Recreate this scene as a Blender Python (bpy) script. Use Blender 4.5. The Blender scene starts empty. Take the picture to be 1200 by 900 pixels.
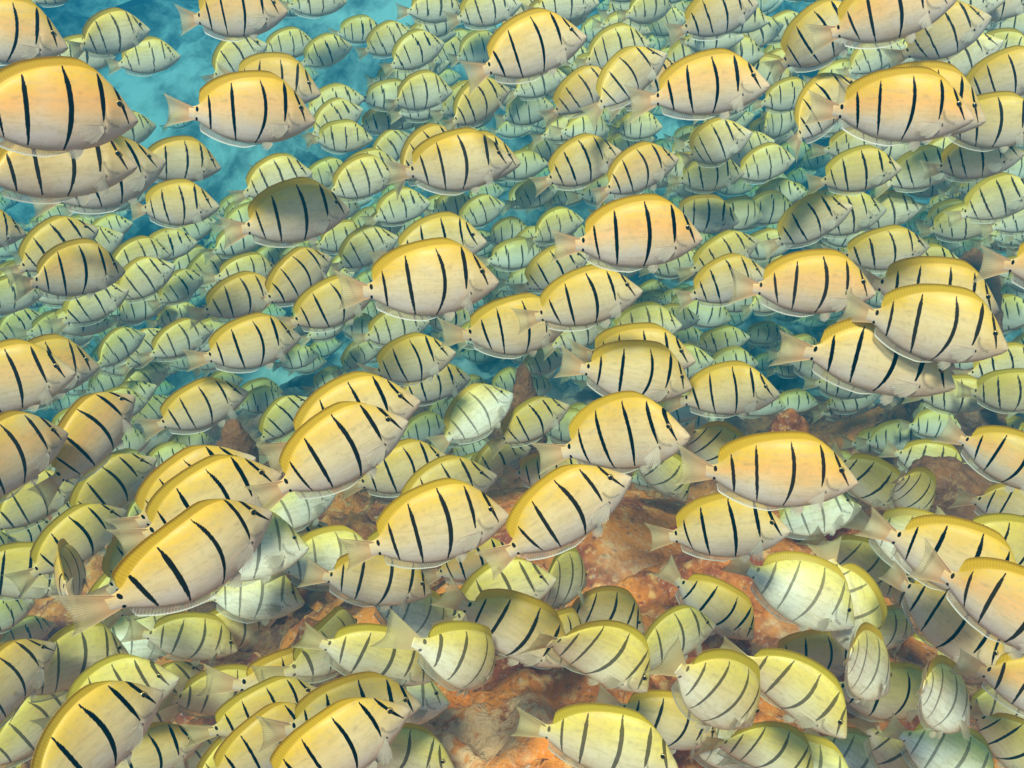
import bpy, math, random
import numpy as np
from mathutils import Vector, Matrix, noise

random.seed(7)
rng = np.random.default_rng(11)
sc = bpy.context.scene
COL = sc.collection

# ------------------------------------------------------------------ camera, sky, sun, exposure
F_PX = 1287.0                      # focal length in photograph pixels (1200 wide)
CAM = Vector((0.0, 0.0, 2.0))
PITCH = math.radians(25.0)
cd = bpy.data.cameras.new('camera')
cam = bpy.data.objects.new('camera', cd)
COL.objects.link(cam)
cam.location = CAM
cam.rotation_euler = (math.radians(90) - PITCH, 0, 0)
cd.sensor_width = 36.0
cd.lens = 36.0 * F_PX / 1200.0
cd.clip_start = 0.05
cd.clip_end = 500.0
sc.camera = cam

SUN_EL, SUN_AZ = math.radians(53), math.radians(193)   # azimuth clockwise from +Y: behind the camera, a little to its left
w = bpy.data.worlds.new('World'); sc.world = w; w.use_nodes = True
nt = w.node_tree
sky = nt.nodes.new('ShaderNodeTexSky'); sky.sky_type = 'NISHITA'; sky.sun_disc = False
sky.sun_elevation = SUN_EL; sky.sun_rotation = SUN_AZ
bg = nt.nodes['Background']; bg.inputs['Strength'].default_value = 0.11
nt.links.new(sky.outputs[0], bg.inputs['Color'])
sl = bpy.data.lights.new('sun', 'SUN'); sl.energy = 5.0; sl.angle = math.radians(9.0); sl.color = (1.0, 0.86, 0.66)
sun = bpy.data.objects.new('sun', sl); COL.objects.link(sun)
sdir = Vector((math.sin(SUN_AZ) * math.cos(SUN_EL), math.cos(SUN_AZ) * math.cos(SUN_EL), math.sin(SUN_EL)))
sun.rotation_euler = sdir.to_track_quat('Z', 'Y').to_euler()
sun.location = sdir * 20
sc.view_settings.view_transform = 'Standard'
sc.view_settings.look = 'None'
sc.view_settings.exposure = 0.54
sc.view_settings.gamma = 1.0
sc.cycles.use_denoising = True
sc.cycles.max_bounces = 8
sc.cycles.volume_bounces = 2
sc.cycles.transparent_max_bounces = 16
sc.cycles.caustics_reflective = False
sc.cycles.caustics_refractive = False

R_C = Vector((1, 0, 0))
D_C = Vector((0, math.cos(PITCH), -math.sin(PITCH)))
U_C = Vector((0, math.sin(PITCH), math.cos(PITCH)))
def ray(px, py):
    d = D_C + R_C * ((px - 600) / F_PX) + U_C * ((450 - py) / F_PX)
    return d.normalized()
def at(px, py, dist):
    return CAM + ray(px, py) * dist

# ------------------------------------------------------------------ materials
def mat(name):
    m = bpy.data.materials.new(name); m.use_nodes = True
    n = m.node_tree.nodes; n.clear()
    return m, m.node_tree
class NB:
    """small helper to write node maths"""
    def __init__(s, t): s.t = t
    def node(s, typ, **kw):
        n = s.t.nodes.new(typ)
        for k, v in kw.items(): setattr(n, k, v)
        return n
    def put(s, sock, v):
        if isinstance(v, bpy.types.NodeSocket): s.t.links.new(v, sock)
        else: sock.default_value = v
    def m(s, op, a, b=0.0, c=0.0, clamp=False):
        n = s.node('ShaderNodeMath', operation=op, use_clamp=clamp)
        for i, v in enumerate((a, b, c)): s.put(n.inputs[i], v)
        return n.outputs[0]
    def mix(s, f, a, b, blend='MIX'):
        n = s.node('ShaderNodeMix', data_type='RGBA', blend_type=blend)
        s.put(n.inputs['Factor'], f)
        for k, v in ((6, a), (7, b)):
            s.put(n.inputs[k], v if isinstance(v, bpy.types.NodeSocket) else (*v, 1.0))
        return n.outputs[2]
    def noise(s, vec, scale, detail=3.0, rough=0.5):
        n = s.node('ShaderNodeTexNoise'); s.put(n.inputs['Vector'], vec)
        n.inputs['Scale'].default_value = scale; n.inputs['Detail'].default_value = detail
        n.inputs['Roughness'].default_value = rough
        return n.outputs['Fac']
    def ramp(s, v, a, b, smooth=True):
        n = s.node('ShaderNodeMapRange', interpolation_type='SMOOTHSTEP' if smooth else 'LINEAR')
        s.put(n.inputs['Value'], v); n.inputs['From Min'].default_value = a; n.inputs['From Max'].default_value = b
        return n.outputs['Result']

def fish_skin():
    m, t = mat('fish_skin'); b = NB(t)
    at_ = b.node('ShaderNodeAttribute', attribute_name='mask')
    sep = b.node('ShaderNodeSeparateColor'); t.links.new(at_.outputs['Color'], sep.inputs[0])
    bar, line, side = sep.outputs[0], sep.outputs[1], sep.outputs[2]
    face = at_.outputs['Alpha']
    oi = b.node('ShaderNodeObjectInfo')
    so = b.node('ShaderNodeSeparateColor'); t.links.new(oi.outputs['Color'], so.inputs[0])
    strength, olive, warm = so.outputs[0], so.outputs[1], so.outputs[2]
    tc = b.node('ShaderNodeTexCoord')
    off = b.node('ShaderNodeCombineXYZ'); 
    b.put(off.inputs[0], b.m('MULTIPLY', oi.outputs['Random'], 37.0)); b.put(off.inputs[2], b.m('MULTIPLY', oi.outputs['Random'], 11.0))
    va = b.node('ShaderNodeVectorMath', operation='ADD'); t.links.new(tc.outputs['Object'], va.inputs[0]); t.links.new(off.outputs[0], va.inputs[1])
    P = va.outputs[0]
    n1 = b.noise(P, 5.0, 4.0, 0.6); n2 = b.noise(P, 28.0, 3.0, 0.6)
    mo = b.noise(P, 2.2, 2.0)
    h = b.m('ADD', side, b.m('MULTIPLY', b.m('SUBTRACT', n1, 0.5), 0.30))
    belly = (0.64, 0.50, 0.46); mid = (0.75, 0.52, 0.29); back = (0.70, 0.38, 0.03)
    c = b.mix(b.ramp(h, 0.10, 0.55), belly, mid)
    cw = b.mix(warm, mid, (0.86, 0.39, 0.12))
    c = b.mix(b.m('MULTIPLY', b.ramp(h, 0.25, 0.7), warm), c, cw)
    c = b.mix(b.ramp(h, 0.55, 0.98), c, back)
    # olive, greener individuals
    oc = b.mix(b.ramp(h, 0.08, 0.7), (0.72, 0.58, 0.38), (0.66, 0.46, 0.06))
    c = b.mix(olive, c, oc)
    # pinkish snout and gill cover, orange tail root
    c = b.mix(b.m('MULTIPLY', face, 0.75), c, (0.66, 0.46, 0.37))
    c = b.mix(oi.outputs['Alpha'], c, b.mix(b.ramp(h, .35, .95), (0.93, 0.80, 0.64), (0.88, 0.66, 0.16)))  # paleness paints sun glare into the skin of white and low olive fish
    # fine mottling, faint streaks along the flank
    st = b.node('ShaderNodeMapping'); t.links.new(P, st.inputs['Vector']); st.inputs['Scale'].default_value = (5.0, 8.0, 34.0)
    n4 = b.noise(st.outputs[0], 1.0, 3.0, 0.6)
    c = b.mix(b.m('MULTIPLY', b.ramp(n4, 0.44, 0.68), 0.34), c, (0.50, 0.33, 0.16))
    c = b.mix(b.m('MULTIPLY', b.ramp(mo, 0.52, 0.30), 0.22), c, (0.66, 0.34, 0.12))
    c = b.mix(b.m('MULTIPLY', b.ramp(n2, 0.48, 0.74), 0.26), c, (0.36, 0.24, 0.10))
    c = b.mix(b.m('MULTIPLY', b.ramp(mo, 0.5, 0.75), 0.14), c, (0.86, 0.80, 0.66))
    c = b.mix(b.m('MULTIPLY', line, 0.55), c, (0.10, 0.075, 0.06))
    barc = b.mix(strength, (0.07, 0.04, 0.018), (0.001, 0.001, 0.0012))
    be = b.ramp(b.m('ADD', bar, b.m('MULTIPLY', b.m('SUBTRACT', n2, 0.5), 0.5)), 0.25, 0.72)
    be = b.m('MULTIPLY', be, b.m('ADD', 0.62, b.m('MULTIPLY', strength, 0.38)))
    c = b.mix(be, c, barc)
    p = b.node('ShaderNodeBsdfPrincipled'); t.links.new(c, p.inputs['Base Color'])
    b.put(p.inputs['Roughness'], b.m('ADD', 0.36, b.m('MULTIPLY', n1, 0.24)))
    b.put(p.inputs['Specular IOR Level'], b.m('SUBTRACT', 0.32, b.m('MULTIPLY', be, 0.27)))
    p.inputs['Subsurface Weight'].default_value = 0.0
    sc_ = b.node('ShaderNodeTexVoronoi'); t.links.new(tc.outputs['Object'], sc_.inputs['Vector']); sc_.inputs['Scale'].default_value = 80.0
    bp = b.node('ShaderNodeBump'); bp.inputs['Strength'].default_value = 0.035; bp.inputs['Distance'].default_value = 0.004
    t.links.new(b.m('ADD', sc_.outputs['Distance'], b.m('MULTIPLY', n1, 1.2)), bp.inputs['Height'])
    t.links.new(bp.outputs[0], p.inputs['Normal'])
    o = b.node('ShaderNodeOutputMaterial'); t.links.new(p.outputs[0], o.inputs[0])
    return m

def fin_mat(name, base, edge, olivec, alpha, rays, e0=0.1, flat=0.0):
    m, t = mat(name); b = NB(t)
    uv = b.node('ShaderNodeUVMap'); su = b.node('ShaderNodeSeparateXYZ'); t.links.new(uv.outputs[0], su.inputs[0])
    oi = b.node('ShaderNodeObjectInfo')
    so = b.node('ShaderNodeSeparateColor'); t.links.new(oi.outputs['Color'], so.inputs[0])
    tc = b.node('ShaderNodeTexCoord')
    n1 = b.noise(tc.outputs['Object'], 16.0, 3.0)
    wv = b.m('SINE', b.m('MULTIPLY', b.m('ADD', su.outputs[0], b.m('MULTIPLY', n1, 0.012)), rays * 2 * math.pi))
    ry = b.ramp(wv, -0.2, 0.95)
    c = b.mix(b.ramp(su.outputs[1], e0, 0.97), base, edge)
    c = b.mix(b.m('MULTIPLY', so.outputs[1], 0.7), c, olivec)
    c = b.mix(b.m('MULTIPLY', b.m('SUBTRACT', 1.0, ry), 0.20), c, (base[0] * .55, base[1] * .5, base[2] * .5))
    d = b.node('ShaderNodeBsdfPrincipled'); t.links.new(c, d.inputs['Base Color']); d.inputs['Roughness'].default_value = 0.45
    tr = b.node('ShaderNodeBsdfTranslucent'); t.links.new(c, tr.inputs['Color'])
    bp = b.node('ShaderNodeBump'); bp.inputs['Strength'].default_value = 0.10; bp.inputs['Distance'].default_value = 0.003
    t.links.new(ry, bp.inputs['Height']); t.links.new(bp.outputs[0], d.inputs['Normal'])
    ms = b.node('ShaderNodeMixShader'); ms.inputs[0].default_value = 0.35
    t.links.new(d.outputs[0], ms.inputs[1]); t.links.new(tr.outputs[0], ms.inputs[2])
    tp = b.node('ShaderNodeBsdfTransparent')
    m2 = b.node('ShaderNodeMixShader')
    a = b.m('MULTIPLY', b.m('MAXIMUM', b.m('MULTIPLY', b.ramp(su.outputs[1], 0.12, 0.3), b.m('SUBTRACT', 1.0, b.ramp(su.outputs[1], .8, .95))), 0.35) if flat else b.ramp(su.outputs[1], 0.0, 1.0), b.m('SUBTRACT', 1.0, b.m('MULTIPLY', ry, 0.25)))
    b.put(m2.inputs[0], b.m('MULTIPLY', a, alpha))
    t.links.new(ms.outputs[0], m2.inputs[1]); t.links.new(tp.outputs[0], m2.inputs[2])
    o = b.node('ShaderNodeOutputMaterial'); t.links.new(m2.outputs[0], o.inputs[0])
    return m

def eye_mat():
    m, t = mat('fish_eye'); b = NB(t)
    at_ = b.node('ShaderNodeAttribute', attribute_name='mask')
    sep = b.node('ShaderNodeSeparateColor'); t.links.new(at_.outputs['Color'], sep.inputs[0])
    c = b.mix(sep.outputs[0], (0.42, 0.24, 0.05), (0.004, 0.004, 0.004))
    c = b.mix(sep.outputs[1], c, (0.05, 0.03, 0.015))
    p = b.node('ShaderNodeBsdfPrincipled'); t.links.new(c, p.inputs['Base Color']); p.inputs['Roughness'].default_value = 0.12
    o = b.node('ShaderNodeOutputMaterial'); t.links.new(p.outputs[0], o.inputs[0])
    return m

def reef_mat(name, far=True, dark=False):
    m, t = mat(name); b = NB(t)
    tc = b.node('ShaderNodeTexCoord'); P = tc.outputs['Object']
    n0 = b.noise(P, 1.6, 4.0, 0.6); n1 = b.noise(P, 7.0, 5.0, 0.65); n2 = b.noise(P, 32.0, 4.0, 0.65); n3 = b.noise(P, 110.0, 3.0, 0.6)
    vo = b.node('ShaderNodeTexVoronoi'); t.links.new(P, vo.inputs['Vector']); vo.inputs['Scale'].default_value = 46.0
    c = b.mix(b.ramp(n1, 0.36, 0.60), (0.34, 0.055, 0.015), (0.96, 0.25, 0.022))
    c = b.mix(b.ramp(n2, 0.52, 0.68), c, (0.95, 0.40, 0.12))
    c = b.mix(b.m('MULTIPLY', b.ramp(n3, 0.56, 0.74), 0.38), c, (0.93, 0.80, 0.68))
    c = b.mix(b.m('MULTIPLY', b.ramp(vo.outputs['Distance'], 0.32, 0.06), 0.6), c, (0.16, 0.045, 0.025))
    c = b.mix(b.m('MULTIPLY', b.ramp(n0, 0.56, 0.70), 0.35), c, b.mix(b.ramp(n2, .4, .6), (0.74, 0.36, 0.16), (0.94, 0.70, 0.52)))
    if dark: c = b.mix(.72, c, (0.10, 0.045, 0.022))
    if far:
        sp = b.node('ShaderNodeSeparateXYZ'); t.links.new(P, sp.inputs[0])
        # sun glare on the crest, painted in as a paler orange patch
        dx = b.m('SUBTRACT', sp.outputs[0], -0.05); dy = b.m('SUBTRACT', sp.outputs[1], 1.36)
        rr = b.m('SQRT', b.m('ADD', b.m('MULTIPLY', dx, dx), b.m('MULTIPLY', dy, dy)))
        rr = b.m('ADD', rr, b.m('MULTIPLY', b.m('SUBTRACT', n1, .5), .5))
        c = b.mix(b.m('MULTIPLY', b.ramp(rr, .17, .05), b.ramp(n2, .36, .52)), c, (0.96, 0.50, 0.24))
        nf = b.noise(P, 0.8, 6.0, 0.68)
        sandc = b.mix(b.ramp(nf, 0.42, 0.62), (0.03, 0.03, 0.03), (0.66, 0.62, 0.55))
        c = b.mix(b.ramp(sp.outputs[1], 3.2, 4.6), c, sandc)
    p = b.node('ShaderNodeBsdfPrincipled'); t.links.new(c, p.inputs['Base Color']); p.inputs['Roughness'].default_value = 0.8
    bp = b.node('ShaderNodeBump'); bp.inputs['Strength'].default_value = 0.7; bp.inputs['Distance'].default_value = 0.016
    t.links.new(b.m('ADD', n2, b.m('MULTIPLY', n3, 0.5)), bp.inputs['Height']); t.links.new(bp.outputs[0], p.inputs['Normal'])
    o = b.node('ShaderNodeOutputMaterial'); t.links.new(p.outputs[0], o.inputs[0])
    return m

M_SKIN = fish_skin()
M_DORSAL = fin_mat('dorsal_fin', (0.86, 0.50, 0.025), (0.90, 0.56, 0.02), (0.60, 0.54, 0.05), 0.10, 44)
M_ANAL = fin_mat('anal_fin', (0.60, 0.45, 0.36), (0.86, 0.80, 0.72), (0.60, 0.54, 0.32), 0.70, 34, 0.72, 1)
M_TAIL = fin_mat('tail_fin', (0.86, 0.50, 0.26), (0.78, 0.62, 0.36), (0.66, 0.58, 0.24), 0.62, 19)
M_PECT = fin_mat('pectoral_fin', (0.76, 0.60, 0.46), (0.80, 0.70, 0.58), (0.66, 0.6, 0.4), 0.88, 12)
M_EYE = eye_mat()
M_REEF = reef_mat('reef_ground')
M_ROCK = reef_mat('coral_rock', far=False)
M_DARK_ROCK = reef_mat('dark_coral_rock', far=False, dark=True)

# ------------------------------------------------------------------ mesh helpers
def make_mesh(name, V, F, mats, mask=None, uv=None, fmat=None, smooth=True):
    me = bpy.data.meshes.new(name)
    V = np.asarray(V, dtype=np.float32)
    me.from_pydata(V.tolist(), [], F)
    if mask is not None:
        a = me.attributes.new('mask', 'FLOAT_COLOR', 'POINT')
        a.data.foreach_set('color', np.asarray(mask, dtype=np.float32).ravel())
    if uv is not None:
        l = me.uv_layers.new(name='UVMap')
        idx = np.empty(len(me.loops), dtype=np.int32); me.loops.foreach_get('vertex_index', idx)
        l.data.foreach_set('uv', np.asarray(uv, dtype=np.float32)[idx].ravel())
    for m in (mats if isinstance(mats, (list, tuple)) else [mats]): me.materials.append(m)
    if fmat is not None: me.polygons.foreach_set('material_index', np.asarray(fmat, dtype=np.int32))
    me.polygons.foreach_set('use_smooth', np.full(len(me.polygons), smooth))
    me.update()
    return me
def grid_faces(nu, nv, close_v=False, off=0):
    F = []
    for i in range(nu - 1):
        for j in range(nv if close_v else nv - 1):
            k = (j + 1) % nv
            F.append((off + i * nv + j, off + i * nv + k, off + (i + 1) * nv + k, off + (i + 1) * nv + j))
    return F

# ------------------------------------------------------------------ the ground: one sheet, fine near the camera
def fbm(p, o): 
    return noise.fractal(p, 0.9, 2.1, o)
def ground_z(x, y):
    s = lambda a, b, v: (lambda q: q * q * (3 - 2 * q))(min(1.0, max(0.0, (v - a) / (b - a))))
    z = 0.22 - 0.5 * s(2.6, 6.0, y)
    z -= 0.35 * s(-0.3, -2.5, x) * s(2.0, 5.0, y)
    z += 1.9 * s(5.2, 9.5, y) + .25 * s(9, 14, y)
    mound = math.exp(-(((x - 0.10) / 0.62) ** 4)) * s(2.45, 1.95, y)
    z += 0.46 * mound
    right = s(0.55, 0.95, x) * s(2.5, 2.0, y) 
    z += 0.30 * right * (1 - mound)
    z += 0.25 * s(0.6, 1.6, x) * s(3.6, 2.6, y) * (1 - right)
    return z
def ground_full(x, y):
    p = Vector((x, y, 0))
    z = ground_z(x, y)
    n = noise.noise(p * 1.1 + Vector((3, 1, 0)))
    z += 0.16 * n * (1 if y < 4 else min(1.6, 1 + (y - 4) * .25))
    z += 0.07 * fbm(p * 4.2, 4)
    if y > 3.5: z += min(1, (y - 3.5) / 2) * (0.22 * fbm(p * 1.9 + Vector((9, 2, 0)), 5) + .25 * max(0, noise.noise(p * .8)))
    if y < 4.5 and abs(x) < 2.5:
        d = noise.voronoi(p * 9.0 + Vector((0, 0, z * 4)))[0][0]
        z += 0.07 * (0.5 - d) + 0.03 * (0.4 - abs(noise.noise(p * 13 + Vector((5, 5, 2)))))
        z += 0.022 * fbm(p * 17.0, 3) + 0.006 * noise.noise(p * 70)
    return z
def axis(lo, hi, fine_lo, fine_hi, step, grow=1.10):
    a = list(np.arange(fine_lo, fine_hi, step))
    s = step; v = a[-1]
    while v < hi:
        s *= grow; v += s; a.append(v)
    s = step; v = a[0]
    while v > lo:
        s *= grow; v -= s; a.insert(0, v)
    return a
gx = axis(-70, 70, -1.25, 1.45, 0.0115, 1.06); gy = axis(-25, 110, 0.95, 3.1, 0.0115, 1.035)
GV = [(x, y, ground_full(x, y)) for x in gx for y in gy]
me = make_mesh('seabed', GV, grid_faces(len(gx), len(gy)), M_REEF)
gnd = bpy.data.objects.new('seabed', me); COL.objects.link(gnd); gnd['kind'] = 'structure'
GROUND_MIN = min(v[2] for v in GV)

# ------------------------------------------------------------------ coral rocks that stand up out of the reef
def coral_rock(px, py, dist, size, squash, seed, label):
    """px,py: where the top of the rock shows; it stands on the seabed below"""
    top = at(px, py, dist)
    gz = ground_full(top.x, top.y)
    H = max(0.12, top.z - gz + 0.08)
    import bmesh
    bm = bmesh.new(); bmesh.ops.create_icosphere(bm, subdivisions=6, radius=1.0)
    o = Vector((seed * 3.7, seed * 1.3, 0))
    for v in bm.verts:
        d = v.co.normalized()
        q = Vector((d.x * size, d.y * size * squash, d.z * H * .5))
        r = 1 + 0.30 * noise.noise(q * 7 + o) + 0.16 * fbm(q * 20 + o, 3) + 0.20 * (0.5 - noise.voronoi(q * 26 + o)[0][0]) + 0.05 * noise.noise(q * 120 + o)
        # a foot that widens towards the seabed
        flare = 1.0 + 1.1 * max(0, .7 - d.z) ** 1.2
        v.co = Vector((d.x * r * size * flare, d.y * r * size * squash * flare, d.z * (1 + .2 * (r - 1)) * H * 0.5))
    me = bpy.data.meshes.new('coral_rock'); bm.to_mesh(me); bm.free()
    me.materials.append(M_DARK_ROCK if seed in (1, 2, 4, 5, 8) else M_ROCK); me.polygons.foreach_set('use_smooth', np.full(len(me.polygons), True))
    ob = bpy.data.objects.new('coral_rock', me); COL.objects.link(ob)
    ob.location = (top.x, top.y + size * squash * 0.4, gz - 0.06 + H * 0.5)
    ob['label'] = label; ob['category'] = 'rock'
    return ob
ROCKS = [
    (612, 432, 2.75, 0.055, 0.8, 1, 'small brown coral knob showing between fish in mid school'),
    (268, 508, 2.55, 0.075, 0.8, 2, 'dark brown branching coral lump below a thin pale striped fish'),
    (930, 494, 2.45, 0.06, 0.8, 3, 'tan coral knob rising just above a large orange-backed fish'),
    (1110, 562, 2.35, 0.16, 0.7, 4, 'dark maroon coral rock in the gap among olive fish'),
    (1150, 303, 3.25, 0.09, 0.8, 5, 'hazy brown coral knob far behind the big yellow-backed fish'),
    (985, 585, 2.25, 0.075, 0.8, 6, 'small pinkish brown coral lump under a snout by bright white fish'),
    (70, 790, 1.95, 0.10, 0.8, 8, 'shadowed brown rock low under the steeply pitched fish'),
    (890, 660, 2.15, 0.16, 0.7, 9, 'rusty red coral boulder behind the orange reef crest'),
    (700, 625, 2.3, 0.14, 0.7, 10, 'rust orange rock under the steeply climbing fish'),
]
for r in ROCKS: coral_rock(*r)

# ------------------------------------------------------------------ the fish (unit: body length from tail root to snout = 1)
def smooth_prof(pts):
    xs = np.linspace(-0.1, 1.1, 1201)
    p = np.array(pts)
    y = np.interp(xs, p[:, 0], p[:, 1])
    k = np.exp(-0.5 * (np.arange(-60, 61) / 22.0) ** 2); k /= k.sum()
    y = np.convolve(np.pad(y, 60, mode='edge'), k, mode='valid')
    return lambda x: np.interp(x, xs, y)
TOP = smooth_prof([(-.1, .062), (0, .055), (.05, .075), (.13, .178), (.2, .238), (.3, .297), (.42, .334), (.54, .350), (.66, .346), (.75, .314), (.83, .246), (.9, .158), (.95, .085), (1.0, .026), (1.1, -.01)])
BOT = smooth_prof([(-.1, -.062), (0, -.055), (.05, -.066), (.1, -.098), (.2, -.155), (.3, -.192), (.43, -.212), (.55, -.212), (.65, -.200), (.75, -.174), (.85, -.126), (.93, -.070), (1.0, -.022), (1.1, .0)])
WID = smooth_prof([(-.1, .012), (0, .020), (.05, .026), (.15, .048), (.3, .074), (.5, .092), (.65, .098), (.75, .094), (.85, .074), (.93, .048), (1.0, .022), (1.1, .012)])
def sect(x, z):
    """half thickness of the body at rest position x,z"""
    zt, zb = TOP(x), BOT(x); zc = (zt + zb) / 2; hh = (zt - zb) / 2
    c = np.clip((z - zc) / hh, -1, 1)
    return WID(x) * np.power(np.maximum(1 - c * c, 0), 0.56)
def bendf(x, bend):
    q = np.maximum(0.55 - x, 0)
    return bend * q ** 1.8
def sstep(a, b, v):
    q = np.clip((v - a) / (b - a), 0, 1); return q * q * (3 - 2 * q)
BARS = [  # top x,z ; middle x ; bottom x,z ; half width
    (.131, .175, .150, .170, -.132, .0135),
    (.297, .288, .312, .322, -.180, .0150),
    (.524, .340, .560, .502, -.196, .0170),
    (.735, .322, .752, .748, .006, .0160),
    (.826, .265, .872, .924, -.010, .0125),
]
def bar_mask(x, z, seed=0):
    m = np.zeros_like(x); g = np.random.default_rng(seed)
    for (xt, zt, xm, xb, zb, hw) in BARS:
        a = g.normal(0, .009); hw = hw * g.uniform(.72, 1.0); zb = zb + g.uniform(-.005, .022); zt = zt - g.uniform(0, .02)
        xt, xm, xb = xt + a + g.normal(0, .006), xm + a, xb + a + g.normal(0, .010)
        t = (zt - z) / (zt - zb)                     # 0 top .. 1 bottom
        tc = np.clip(t, 0, 1)
        xc = xt * (1 - tc) * (1 - 2 * tc) + xm * 4 * tc * (1 - tc) + xb * tc * (2 * tc - 1)
        ww = hw * (0.35 + 0.65 * sstep(-0.02, 0.18, t)) * (1 - 0.60 * sstep(0.62, 1.03, t))
        core = sstep(1.25, 0.75, np.abs(x - xc) / ww)
        end = sstep(-0.05, 0.0, t) * sstep(1.05, 1.0, t)
        m = np.maximum(m, core * end)
    for (cx, cz, rx, rz) in ((.035, .042, .012, .022), (.030, -.042, .010, .016)):   # the broken bar on the tail root
        m = np.maximum(m, sstep(1.3, 0.7, np.hypot((x - cx) / rx, (z - cz) / rz)))
    m = np.maximum(m, sstep(1.3, .7, np.hypot((x - .772) / .013, (z + .040) / .010)) * .9)  # dark dot at the pectoral root
    return m
def line_mask(x, z):
    m = np.zeros_like(x)
    # gill cover: arc from under the fourth bar forward and up
    for (ax, az, bx, bz, cx, cz) in ((.768, .07, .775, -.015, .858, -.032),):
        t = np.linspace(0, 1, 60)[:, None]
        px = ax * (1 - t) ** 2 + 2 * bx * t * (1 - t) + cx * t * t; pz = az * (1 - t) ** 2 + 2 * bz * t * (1 - t) + cz * t * t
        d = np.full(x.shape, 9.0)
        for a, c in zip(px[:, 0], pz[:, 0]): d = np.minimum(d, np.hypot(x - a, z - c))
        m = np.maximum(m, sstep(.014, .003, d))
    zl = .10 + .16 * np.sin(np.clip((x - .05) / .78, 0, 1) * np.pi * .85) - .06
    m = np.maximum(m, .38 * sstep(.006, .0015, np.abs(z - zl)) * sstep(.06, .12, x) * sstep(.80, .74, x))   # lateral line
    m = np.maximum(m, sstep(.006, .002, np.abs(z - (.002 + .25 * (x - 1.0)))) * sstep(.955, .97, x))   # mouth
    return m
def body_geo(nu, nv, bend, deep, seed=0):
    s = np.linspace(0, 1, nu)
    x = -0.03 + 1.03 * (0.55 * s + 0.45 * (0.5 - 0.5 * np.cos(np.pi * s)))
    t = np.arange(nv) / nv * 2 * np.pi
    X = np.repeat(x[:, None], nv, 1); T = np.repeat(t[None], nu, 0)
    zt, zb, wd = TOP(X) * deep, BOT(X) * deep, WID(X)
    cap = np.sqrt(np.clip(1 - (np.clip(X - .962, 0, .038) / .0385) ** 2, .02, 1))
    zc = (zt + zb) / 2; hh = (zt - zb) / 2 * cap; wd = wd * np.sqrt(cap)
    # cheeks and brow give the head a little relief
    Z = zc + hh * np.cos(T)
    Y = wd * np.sign(np.sin(T)) * np.abs(np.sin(T)) ** 1.12
    Zr = Z / deep
    Y *= 1 + .10 * np.exp(-((X - .80) / .04) ** 2 - ((Zr - .02) / .1) ** 2) - .05 * np.exp(-((X - .765) / .015) ** 2 - ((Zr) / .12) ** 2)
    mask = np.zeros((nu, nv, 4), dtype=np.float32)
    mask[..., 0] = bar_mask(X, Zr, seed); mask[..., 1] = line_mask(X, Zr)
    mask[..., 2] = np.clip((Zr - BOT(X)) / (TOP(X) - BOT(X)), 0, 1)
    mask[..., 3] = np.clip(sstep(.84, 1.0, X) * .9 + .45 * sstep(.14, .0, X) + .5 * np.exp(-((X - .8) / .05) ** 2 - ((Zr + .06) / .06) ** 2), 0, 1)
    Y = Y + bendf(X, bend)
    V = np.stack([X - .5, Y, Z], -1).reshape(-1, 3)
    F = grid_faces(nu, nv, True)
    M = mask.reshape(-1, 4)
    for i, rev in ((0, False), (nu - 1, True)):      # close both ends
        c = V[i * nv:(i + 1) * nv].mean(0, keepdims=True); c[0, 0] += .004 if rev else -.002
        k = len(V); V = np.vstack([V, c]); M = np.vstack([M, M[i * nv:i * nv + 1]])
        for j in range(nv):
            a, b = i * nv + j, i * nv + (j + 1) % nv
            F.append((a, b, k) if rev else (b, a, k))
    return V, F, M
def slab(C, N, uv, th):
    """a thin two-sided fin from a grid of centres C (nu,nv,3); N is the thickness axis, th (nu,nv) the half thickness"""
    nu, nv = C.shape[:2]
    A = (C + N * th[..., None]).reshape(-1, 3); B = (C - N * th[..., None]).reshape(-1, 3)
    n = nu * nv
    F = grid_faces(nu, nv) + [tuple(reversed(f)) for f in grid_faces(nu, nv, off=n)]
    rim = [(i, 0) for i in range(nu)] + [(nu - 1, j) for j in range(1, nv)] + [(i, nv - 1) for i in range(nu - 2, -1, -1)] + [(0, j) for j in range(nv - 2, 0, -1)]
    r = [i * nv + j for i, j in rim]
    for a, b in zip(r, r[1:] + r[:1]): F.append((b, a, a + n, b + n))
    U = uv.reshape(-1, 2)
    return np.vstack([A, B]), F, np.vstack([U, U])
YAX = np.array([0, 1.0, 0])
def edge_fin(kind, bend, deep, nu):
    nv = 4
    if kind == 'dorsal':
        x = np.linspace(.79, .06, nu); base = TOP(x) * deep; sg = 1
        h = .054 * sstep(.81, .60, x) * (1 + .18 * sstep(.5, .15, x)) + .004
        h *= 1 - .75 * sstep(.10, .055, x)
        if nu > 30: h *= 1 + .015 * np.sin(np.arange(nu) * 2.1) * sstep(.3, .6, x)
        sweep = .35 + .25 * sstep(.4, .1, x)
    else:
        x = np.linspace(.56, .06, nu); base = BOT(x) * deep; sg = -1
        h = .042 * sstep(.58, .40, x) * (1 + .15 * sstep(.4, .12, x)) + .004
        h *= 1 - .75 * sstep(.10, .055, x)
        sweep = .4 + .3 * sstep(.4, .1, x)
    v = np.linspace(0, 1, nv)
    X = x[:, None] - (h * sweep)[:, None] * v[None]
    Z = (base - sg * .012)[:, None] + sg * ((h + .012)[:, None] * v[None])
    C = np.stack([X - .5, bendf(X, bend), Z], -1)
    uv = np.stack(np.broadcast_arrays(np.linspace(0, 1, nu)[:, None], v[None]), -1)
    th = np.broadcast_to((.006 * (1 - v) + .0012)[None], X.shape)
    return slab(C, YAX, uv, th)
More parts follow.
